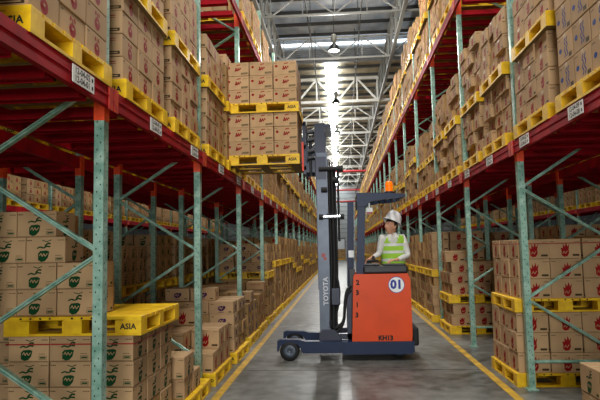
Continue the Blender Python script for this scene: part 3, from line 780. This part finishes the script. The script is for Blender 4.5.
# support legs with load wheels
def leg(y0, y1):
    mb = MB(); cx, cz = -.77, .14
    pts = [(-.02, .10), (-.02, .27), (-.55, .275), (-.60, .30), (-.90, .30), (-.93, .28), (-.935, .12), (-.915, .12)]
    arc = [(cx+.162*math.cos(a), cz+.150*math.sin(a)*.85) for a in [math.pi*(1-k/10) for k in range(11)]]
    pts = [(-.02, .11), (-.02, .27), (-.55, .277), (-.62, .30), (-.90, .305), (-.95, .285), (-.955, .14)]+arc+[(-.58, .11)]
    # fender strip above the wheel and the beam behind it
    mb.prism(pts, y0, y1)
    return mb.build('support_leg', NAVY, T)
def wheel(y0, y1, cx=-.775, r=.14, cz=.14, parent=T, nm='load_wheel'):
    ym = (y0+y1)/2
    w = MB(); R = Matrix.Translation((cx, ym, cz)) @ Matrix.Rotation(math.pi/2, 4, 'X'); h = (y1-y0)/2
    t = MB(); t.lathe([(r*.62, -h), (r*.92, -h), (r, -h*.7), (r, h*.7), (r*.92, h), (r*.62, h)], n=36); w.merge(t, R)
    o = w.build(nm, RUB, parent)
    w = MB(); t = MB(); t.lathe([(0, -h*.6), (r*.25, -h*.6), (r*.3, -h*.9), (r*.45, -h*.55), (r*.63, -h*.9), (r*.63, h*.9), (r*.45, h*.5), (r*.3, h*.9), (r*.25, h*.6), (0, h*.6)], n=30); w.merge(t, R)
    for k in range(6):
        a = k*math.pi/3
        for yy in (y0+.012, y1-.012): w.cyl((cx+math.cos(a)*r*.36, yy, cz+math.sin(a)*r*.36), (cx+math.cos(a)*r*.36, yy+(-.02 if yy < ym else .02), cz+math.sin(a)*r*.36), .010, 8)
    w.build('wheel_hub', MASTG, o)
leg(8.2, 8.33); leg(9.07, 9.2); wheel(8.195, 8.305); wheel(9.09, 9.20)
wheel(8.4, 8.52, .80, .12, .12, nm='drive_wheel'); wheel(8.86, 9.0, .80, .12, .12, nm='drive_wheel')
# dash, seat, steering
mb = MB(); mb.cbox(.31, .95, 8.22, 8.47, 1.222, 1.335, .03); mb.cbox(.33, .55, 8.23, 8.46, 1.335, 1.365, .02); mb.cbox(.60, .92, 8.23, 8.46, 1.335, 1.36, .02)
mb.build('armrest_console', PLAS, T)
mb = MB(); mb.cbox(.60, 1.0, 8.62, 9.0, .95, 1.07, .03); mb.cbox(.62, .98, 8.93, 9.03, 1.05, 1.6, .03); mb.box(.7, .88, 8.72, 8.9, .42, .95); mb.build('seat', PLAS, T)
mb = MB(); mb.cyl((.42, 8.62, .42), (.42, 8.62, 1.38), .035, 10); mb.tube([(.42+.13*math.cos(a), 8.62+.13*math.sin(a), 1.40) for a in [k*math.pi/6 for k in range(13)]], .014); mb.bar((.29, 8.62, 1.39), (.55, 8.62, 1.39), .03, .02)
mb.cyl((.48, 8.52, 1.40), (.48, 8.52, 1.47), .018, 8); mb.build('steering_wheel', PLAS, T)
# overhead guard
def pillar(x0, x1, xt0, xt1, y0, y1, z0=.9, z1=2.33):
    mb = MB(); mb.prism([(x0, z0), (x1, z0), (xt1, z1), (xt0, z1)], y0, y1)
    o = mb.build('guard_pillar', NAVY, T); b = o.modifiers.new('b', 'BEVEL'); b.width = .012; b.segments = 2
pillar(.21, .325, .265, .375, 8.26, 8.38, z0=1.19)
pillar(.06, .165, .12, .22, 8.98, 9.09, z0=.3)
mb = MB(); mb.box(.115, .2, 8.42, 8.98, .42, 1.28); mb.build('front_shield', PLAS, T)
prof = [(.25, 2.40), (.60, 2.395), (.90, 2.375), (.955, 2.36), (.955, 2.335), (.85, 2.31), (.62, 2.295), (.45, 2.27), (.375, 2.20), (.25, 2.20)]
mb = MB()
for y0, y1 in ((8.24, 8.34), (9.04, 9.14)): mb.prism(prof, y0, y1)
for x in (.29, .42, .52, .62, .72, .82): mb.box(x-.015, x+.015, 8.34, 9.04, 2.33, 2.375)
mb.box(.90, .95, 8.34, 9.04, 2.33, 2.365); mb.box(.25, .33, 8.34, 9.04, 2.30, 2.40)
mb.cbox(.63, .80, 8.52, 8.70, 2.376, 2.40, .005)
gd = mb.build('overhead_guard', NAVY, T)
BEAC = mat('amber_beacon', srgb(255, 120, 10), .25, emit=(srgb(255, 110, 10), .5))
mb = MB(); mb.lathe([(.0, .0), (.075, .0), (.075, .035), (.055, .045), (0, .045)], (.752, 8.6, 2.40), 20); bb = mb.build('beacon_base', PLAS, T)
mb = MB(); mb.lathe([(.052, .045), (.056, .06), (.056, .10), (.050, .112), (.056, .122), (.056, .165), (.045, .19), (.02, .20), (0, .202)], (.752, 8.6, 2.40), 22); mb.build('beacon_lens', BEAC, T, label='amber beacon lens')
mb = MB(); mb.box(.385, .475, 8.30, 8.325, 2.09, 2.18); mb.box(.385, .475, 8.298, 8.30, 2.09, 2.12, 1); mb.box(.42, .44, 8.31, 8.315, 2.18, 2.27); mb.build('hanging_tag', [WS, STR], T, label='small white and red tag under the guard')
mb = MB(); mb.box(.115, .20, 8.974, 8.978, 1.45, 1.56); mb.build('pillar_sticker', WS, T, label='white sticker')
# mast
for y in (8.30, 8.95):
    mb = MB(); s = 1 if y < 8.6 else -1
    mb.box(-.335, -.175, y, y+.022, .12, 3.02); mb.box(-.335, -.31, y+.022, y+.12, .12, 3.02); mb.box(-.20, -.175, y+.022, y+.12, .12, 3.02)
    mb.box(-.33, -.18, y-.004, y, 2.96, 3.0)
    ra = mb.build('mast_rail', MASTG, T)
    if y < 8.6:
        t = MB(); t.merge(text_mb('TOYOTA', .098, bold=.003), Matrix.Translation((-.235, y-.002, .98)) @ Matrix.Rotation(-math.pi/2, 4, 'Y'))
        t.build('mast_lettering', mat('grey_lettering', srgb(196, 200, 208), .5), ra)
        t = MB(); disc(t, -.26, y-.002, 1.50, .035, 0, 5); disc(t, -.235, y-.003, 1.45, .03, 0, 4); t.build('warning_sticker', STR, ra)
        t = MB(); t.prism([(-.345, .275), (-.345, .36), (-.30, .43), (-.12, .43), (-.02, .30), (-.02, .275)], y-.03, y+.1); t.build('mast_foot', MASTD, ra)
    mb = MB(); mb.box(-.345, -.205, y+.03, y+.05, 1.0, 3.46); mb.box(-.345, -.325, y+.05, y+.11, 1.0, 3.46); mb.box(-.225, -.205, y+.05, y+.11, 1.0, 3.46)
    mb.box(-.35, -.20, y+.012, y+.03, 3.0, 3.47); mb.box(-.345, -.19, y-.002, y+.012, 2.62, 3.0)
    mb.build('inner_mast_rail', MASTD, T)
mb = MB()
for z in (2.76, 2.06, 3.4, .5): 
    mb = MB(); mb.box(-.20, -.10, 8.3, 9.05, z, z+.05); mb.build('mast_crossmember', MASTD, T)
mb = MB(); mb.cyl((-.27, 8.27, 2.06), (.03, 8.27, 2.06), .028, 10, 0); mb.cyl((-.31, 8.27, 2.06), (-.25, 8.27, 2.06), .042, 10, 1); mb.cyl((-.0, 8.27, 2.06), (.06, 8.27, 2.06), .042, 10, 1)
mb.build('hose_roller', [CHROME, RUB], T)
mb = MB(); mb.cyl((-.30, 8.27, 2.77), (.03, 8.27, 2.77), .035, 10); mb.cyl((-.02, 8.27, 2.77), (.06, 8.27, 2.77), .05, 10); mb.cyl((-.10, 8.27, 2.60), (-.03, 8.27, 2.60), .05, 10); mb.cyl((-.27, 8.27, 2.46), (-.18, 8.27, 2.46), .04, 10); mb.build('upper_hose_roller', RUB, T)
for x, y, z0, z1, r in ((-.12, 8.42, .3, 2.9, .045), (-.12, 8.88, .3, 2.9, .045)):
    mb = MB(); mb.cyl((x, y, z0), (x, y, z0+1.6), r, 12, 1); mb.cyl((x, y, z0+1.6), (x, y, z1), r*.6, 12, 0); mb.build('lift_cylinder', [CHROME, RUB], T)
for k, (x, y) in enumerate(((-.15, 8.30), (-.105, 8.29), (-.065, 8.30), (-.02, 8.31))):
    mb = MB(); mb.tube([(x, y, 2.75), (x, y, 2.0), (x+.01, y, 1.3), (x-.02, y, .9), (x-.03, y, .45)] if k < 3 else [(x, y, 2.75), (x, y, 2.2), (x+.0, y, 1.7)], .016 if k != 1 else .024, 8); mb.build('hydraulic_hose', RUB, T)
mb = MB(); mb.cbox(-.16, -.03, 8.25, 8.33, .78, 1.02, .01); mb.build('valve_block', MASTD, T)
for z in (.0, .06):
    mb = MB(); mb.tube([(.13, 8.35, 1.05-z), (.06, 8.32, .98-z), (.03, 8.3, .75), (.02, 8.3, .55), (-.05, 8.3, .42+z), (-.12, 8.3, .38+z)], .022, 8); mb.build('hydraulic_hose', RUB, T)
mb = MB(); mb.tube([(-.10, 8.30, 1.25), (-.05, 8.28, 1.1), (-.04, 8.28, .9), (-.08, 8.29, .7), (-.14, 8.3, .55)], .02, 8); mb.build('hydraulic_hose', RUB, T)
mb = MB(); mb.box(-.17, .14, 8.36, 8.42, .28, .36); mb.box(-.17, .14, 8.98, 9.04, .28, .36); mb.box(.06, .125, 8.36, 9.04, .28, 1.0); mb.build('reach_carriage', MASTD, T)
# fork carriage
mb = MB()
for y in (8.40, 8.70, 9.0): mb.box(-.53, -.49, y-.02, y+.02, 2.72, 3.5)
for z in (2.78, 3.1, 3.46): mb.box(-.525, -.485, 8.38, 9.02, z, z+.06)
mb.box(-.49, -.36, 8.42, 8.48, 2.75, 3.15); mb.box(-.49, -.36, 8.92, 8.98, 2.75, 3.15)
mb.build('fork_carriage', MASTD, T)
mb = MB(); 
for z in (2.95, 3.05, 3.22, 3.34): mb.cyl((-.46, 8.36, z), (-.36, 8.36, z+.02), .035, 10)
mb.cyl((-.42, 8.38, 2.7), (-.42, 8.38, 3.3), .02, 8); mb.cyl((-.47, 8.37, 2.9), (-.36, 8.37, 3.35), .014, 8); mb.build('side_shift_gear', PLAS, T)
mb = MB(); mb.box(-.548, -.52, 8.34, 8.37, 2.76, 3.2); mb.build('fork_light_bar', mat('orange_red_paint', srgb(220, 70, 44), .5), T, label='orange-red bar')
for y in (8.56, 9.0):
    mb = MB(); mb.box(-1.52, -.52, y-.05, y+.05, 2.90, 2.935); mb.box(-.565, -.525, y-.05, y+.05, 2.90, 3.3); mb.build('fork', MASTD, T)

# ------------------------------------------------------------------ the driver
SKIN = mat('skin', srgb(216, 160, 128), .55); SHIRT = mat('white_shirt', srgb(232, 232, 226), .8); PANTS = mat('dark_trousers', srgb(30, 34, 48), .8)
VEST = mat('green_vest', srgb(176, 232, 70), .7); REFL = mat('reflective_tape', srgb(236, 240, 236), .3); HAIR = mat('black_hair', srgb(20, 16, 14), .7)
HATM = mat('white_helmet', srgb(248, 248, 248), .5); LIP = mat('lip', srgb(130, 66, 56), .5); EYEM = mat('eye_dark', srgb(20, 14, 12), .3); EYEW = mat('eye_white', srgb(224, 218, 210), .4)
P0 = Vector((.80, 8.78, 0))
def skin_tree(name, nodes, mats, root=0, sub=2):
    """nodes: (parent index, xyz, radius x, radius y)"""
    me = bpy.data.meshes.new(name)
    me.from_pydata([Vector(n[1])-P0 for n in nodes], [(n[0], i) for i, n in enumerate(nodes) if n[0] is not None], [])
    ob = bpy.data.objects.new(name, me); C.objects.link(ob)
    ob.modifiers.new('s', 'SKIN'); sv = me.skin_vertices[0].data
    for i, n in enumerate(nodes): sv[i].radius = (n[2], n[3]); sv[i].use_root = (i == root)
    s = ob.modifiers.new('u', 'SUBSURF'); s.levels = sub; s.render_levels = sub
    dg = bpy.context.evaluated_depsgraph_get(); dg.update()
    m2 = bpy.data.meshes.new_from_object(ob.evaluated_get(dg)); bpy.data.objects.remove(ob)
    return m2
SH_R, SH_L = Vector((.63, 8.74, 1.735)), Vector((.955, 8.80, 1.735))
EL_R, EL_L = Vector((.575, 8.66, 1.50)), Vector((1.01, 8.66, 1.47))
WR_R, WR_L = Vector((.475, 8.56, 1.455)), Vector((.83, 8.44, 1.415))
def arm_nodes(n, base, sh, el, wr, r, cuff=False):
    i = len(n)
    n.append((base, sh, r*1.25, r*1.25)); n.append((i, sh.lerp(el, .5), r*1.0, r*1.0)); n.append((i+1, el, r*.85, r*.85)); n.append((i+2, el.lerp(wr, .5), r*.75, r*.75)); n.append((i+3, wr, r*.52 if not cuff else r*.66, r*.6))
    return i+4
nodes = [(None, Vector((.80, 8.82, 1.12)), .15, .12), (0, Vector((.80, 8.81, 1.30)), .135, .10), (1, Vector((.795, 8.79, 1.50)), .15, .105), (2, Vector((.79, 8.785, 1.66)), .145, .10), (3, Vector((.79, 8.785, 1.765)), .07, .065), (4, Vector((.785, 8.775, 1.83)), .052, .055), (5, Vector((.78, 8.765, 1.90)), .05, .055)]
for sx in (-1, 1):   # legs, bent on the seat, feet on the cab floor
    i = len(nodes); nodes += [(0, Vector((.80+sx*.09, 8.78, 1.10)), .085, .085), (i, Vector((.80+sx*.11, 8.60, 1.06)), .068, .068), (i+1, Vector((.80+sx*.11, 8.545, .95)), .058, .058), (i+2, Vector((.80+sx*.10, 8.60, .70)), .05, .05), (i+3, Vector((.80+sx*.10, 8.62, .49)), .036, .04), (i+4, Vector((.80+sx*.11, 8.53, .455)), .034, .03)]
def hand(nodes, w, wr, d, side, palm):
    """d: direction of the fingers, side: towards the thumb, palm: palm normal"""
    d, side, palm = d.normalized(), side.normalized(), palm.normalized()
    p = len(nodes); c = wr+d*.045; nodes.append((w, c, .026, .018)); k = len(nodes); c2 = wr+d*.085; nodes.append((p, c2, .030, .015))
    for j, (o, L) in enumerate(((.027, .062), (.009, .072), (-.009, .066), (-.026, .05))):
        a = c2+side*o+d*.01; i = len(nodes)
        nodes.append((k, a, .0095, .0095)); nodes.append((i, a+d*L*.45+palm*.006, .009, .009)); nodes.append((i+1, a+d*L*.75+palm*.026, .0082, .0082)); nodes.append((i+2, a+d*L*.80+palm*.048, .0072, .0072))
    i = len(nodes); nodes.append((p, c+side*.034-d*.01, .012, .012)); nodes.append((i, c+side*.052+d*.02+palm*.012, .010, .010)); nodes.append((i+1, c+side*.05+d*.045+palm*.026, .009, .009))
wR = arm_nodes(nodes, 3, SH_R, EL_R, WR_R, .042); hand(nodes, wR, WR_R, Vector((-.7, -.35, -.3)), Vector((.2, -.8, .3)), Vector((-.1, .1, -1)))
wL = arm_nodes(nodes, 3, SH_L, EL_L, WR_L, .042); hand(nodes, wL, WR_L, Vector((-1, -.15, -.12)), Vector((0, .9, .3)), Vector((0, 0, -1)))
bmesh_body = skin_tree('b', nodes, SKIN)
# head, facing local -y, then turned
def head_mesh():
    bm = bmesh.new(); bmesh.ops.create_uvsphere(bm, u_segments=40, v_segments=28, radius=1)
    for v in bm.verts:
        x, y, z = v.co
        X = x*.078; Y = y*.098; Z = z*.122
        if z < -.1: X *= 1-.38*min(1, (-z-.1)/.9); Y *= 1-.12*(-z)
        if y < 0:
            f = -y
            g = math.exp(-((Z+.012)/.026)**2-(X/.013)**2)*max(0, f); Y -= .024*g*(1.25 if Z < 0 else .8)     # nose
            Y -= .008*math.exp(-((Z+.062)/.012)**2-(X/.024)**2)*f      # lips
            Y -= .014*math.exp(-((Z+.098)/.018)**2-(X/.028)**2)*f      # chin
            for s in (-1, 1): Y += .011*math.exp(-((Z-.016)/.014)**2-((X-s*.031)/.018)**2)*f   # eye sockets
            Y -= .005*math.exp(-((Z-.040)/.010)**2-(X/.05)**2)*f       # brow
        v.co = (X, Y, Z)
    mb = MB(); bm.verts.index_update(); mb.add([v.co[:] for v in bm.verts], [[v.index for v in f.verts] for f in bm.faces], 0, True); bm.free()
    for s in (-1, 1):  # ears
        e = bmesh.new(); bmesh.ops.create_uvsphere(e, u_segments=12, v_segments=10, radius=1)
        for v in e.verts: v.co = (s*.078+v.co.x*.010, .010+v.co.y*.019+v.co.z*.006, -.002+v.co.z*.032)
        e.verts.index_update(); mb.add([v.co[:] for v in e.verts], [[v.index for v in f.verts] for f in e.faces], 0, True); e.free()
    def blob(c, r, m):
        e = bmesh.new(); bmesh.ops.create_uvsphere(e, u_segments=12, v_segments=8, radius=1)
        for v in e.verts: v.co = Vector((c[0]+v.co.x*r[0], c[1]+v.co.y*r[1], c[2]+v.co.z*r[2]))
        e.verts.index_update(); mb.add([v.co[:] for v in e.verts], [[v.index for v in f.verts] for f in e.faces], m, True); e.free()
    for s in (-1, 1):
        blob((s*.031, -.079, .015), (.013, .006, .007), 2); blob((s*.031, -.083, .015), (.006, .004, .0065), 1)
        blob((s*.032, -.089, .034), (.018, .004, .004), 1)
    blob((0, -.094, -.058), (.022, .006, .004), 3); blob((0, -.093, -.066), (.018, .006, .004), 3)
    return mb
HC = Vector((.775, 8.75, 1.915)); HS = 1.08
HM_ = Matrix.Translation(HC) @ Matrix.Rotation(math.radians(-52), 4, 'Z') @ Matrix.Rotation(math.radians(-8), 4, 'X') @ Matrix.Scale(HS, 4)
D = empty('person', P0, label='driver in white hard hat and green reflective vest looking up from the reach truck', category='person')
mb = MB(); mb.add([Vector(v.co)+P0 for v in bmesh_body.vertices], [tuple(p.vertices) for p in bmesh_body.polygons], 0, True)
mb.merge(head_mesh(), HM_)
mb.build('body', [SKIN, EYEM, EYEW, LIP], D)
# hair
mb = MB(); h = MB(); bm = bmesh.new(); bmesh.ops.create_uvsphere(bm, u_segments=32, v_segments=20, radius=1)
bmesh.ops.delete(bm, geom=[v for v in bm.verts if (v.co.z < -.42) or (v.co.y < -.35 and v.co.z < .42) or (v.co.y < .1 and v.co.z < -.05)], context='VERTS')
for v in bm.verts: v.co = (v.co.x*.087, .006+v.co.y*.104, v.co.z*.130)
bm.verts.index_update(); h.add([v.co[:] for v in bm.verts], [[v.index for v in f.verts] for f in bm.faces], 0, True); bm.free()
mb.merge(h, HM_); o = mb.build('hair', HAIR, D); s = o.modifiers.new('s', 'SOLIDIFY'); s.thickness = .008
# helmet
h = MB(); prof = [(1.13, .0), (1.12, .012), (1.04, .018), (1.03, .05), (.98, .095), (.84, .135), (.6, .165), (.3, .180), (0, .184)]
vs_ = []; fs_ = []; n = 32
for r, z in prof:
    for k in range(n):
        a = k*2*math.pi/n; rx, ry = .100*r, .122*r
        if z < .015 and math.sin(a) < -.2: ry += .030*(-math.sin(a)-.2)/.8
        vs_.append((rx*math.cos(a), .008+ry*math.sin(a), z))
for i in range(len(prof)-1):
    for k in range(n): fs_.append((i*n+k, i*n+(k+1) % n, (i+1)*n+(k+1) % n, (i+1)*n+k))
h.add(vs_, fs_, 0, True); h.bar((0, -.06, .172), (0, .07, .176), .022, .018)
mb = MB(); mb.merge(h, HM_ @ Matrix.Translation((0, .016, .056)) @ Matrix.Rotation(math.radians(-16), 4, 'X')); o = mb.build('hard_hat', HATM, D); s = o.modifiers.new('s', 'SOLIDIFY'); s.thickness = .004
# shirt with sleeves
sn = [(None, Vector((.80, 8.82, 1.13)), .165, .135), (0, Vector((.80, 8.81, 1.30)), .15, .115), (1, Vector((.795, 8.79, 1.50)), .162, .118), (2, Vector((.79, 8.785, 1.66)), .155, .110), (3, Vector((.79, 8.785, 1.76)), .085, .08)]
arm_nodes(sn, 3, SH_R, EL_R, WR_R, .056, True); arm_nodes(sn, 3, SH_L, EL_L, WR_L, .056, True)
ms = skin_tree('s', sn, SHIRT)
mb = MB(); mb.add([Vector(v.co)+P0 for v in ms.vertices], [tuple(p.vertices) for p in ms.polygons], 0, True)
for s in (-1, 1):  # collar wings
    mb.poly([(.79, 8.69, 1.775), (.79+s*.02, 8.675, 1.71), (.79+s*.065, 8.685, 1.75), (.79+s*.07, 8.73, 1.81), (.79+s*.045, 8.72, 1.825)], 0)
mb.cyl((.79, 8.785, 1.75), (.787, 8.78, 1.82), .068, 16, 0, .062, True, False)
o = mb.build('shirt', SHIRT, D)
pn = [(None, Vector((.80, 8.82, 1.10)), .16, .13)]
for sx in (-1, 1):
    i = len(pn); pn += [(0, Vector((.80+sx*.09, 8.78, 1.10)), .095, .095), (i, Vector((.80+sx*.11, 8.60, 1.06)), .08, .08), (i+1, Vector((.80+sx*.11, 8.545, .95)), .07, .07), (i+2, Vector((.80+sx*.10, 8.60, .70)), .062, .062), (i+3, Vector((.80+sx*.10, 8.62, .51)), .05, .05)]
mp = skin_tree('p', pn, PANTS); mb = MB(); mb.add([Vector(v.co)+P0 for v in mp.vertices], [tuple(p.vertices) for p in mp.polygons], 0, True); mb.build('trousers', PANTS, D)
# vest: a shell round the chest, open at the neck and arms, with three bright bands
def vest():
    mb = MB(); n = 40; rows = []
    zs = [1.18, 1.235, 1.30, 1.385, 1.425, 1.465, 1.505, 1.545, 1.57, 1.615, 1.655, 1.68, 1.70, 1.74, 1.775]
    for z in zs:
        t = (z-1.2)/.55
        rx = .168+.012*math.sin(t*2.2); ry = .140-.006*t
        if z > 1.66: q = (z-1.66)/.115; rx = .186*(1-.10*q**1.5); ry = .136*(1-.42*q**1.3)
        cx = .80-.008*t; cy = 8.815-.03*t
        rows.append([(cx+rx*math.copysign(abs(math.cos(a))**.8, math.cos(a)), cy+ry*math.copysign(abs(math.sin(a))**.85, math.sin(a)), z) for a in [k*2*math.pi/n for k in range(n)]])
    vs = [p for r in rows for p in r]
    for i in range(len(zs)-1):
        zc = (zs[i]+zs[i+1])/2; band = 1 if i in (3, 6, 9) else 0
        if i == 4: band = 0
        for k in range(n):
            a = (k+.5)*2*math.pi/n; ca, sa = math.cos(a), math.sin(a)
            if zc > 1.60 and abs(ca) > (.95 if zc < 1.68 else .93): continue          # arm holes
            if zc > 1.66 and sa < 0 and abs(ca) < .16+(zc-1.66)*2.6: continue         # v neck
            if zc > 1.74 and sa > 0 and abs(ca) < .35: continue
            mb.add([vs[i*n+k], vs[i*n+(k+1) % n], vs[(i+1)*n+(k+1) % n], vs[(i+1)*n+k]], [(0, 1, 2, 3)], band, True)
    bm = bmesh.new(); me = mb.mesh('v', [VEST, REFL]); bm.from_mesh(me); bmesh.ops.remove_doubles(bm, verts=bm.verts[:], dist=.0005); bm.to_mesh(me); bm.free()
    return me
me = vest(); 
for v in me.vertices: v.co -= P0
o = bpy.data.objects.new('safety_vest', me); o.parent = D; C.objects.link(o); s = o.modifiers.new('s', 'SOLIDIFY'); s.thickness = .008; s.offset = 1
bpy.context.view_layer.update()
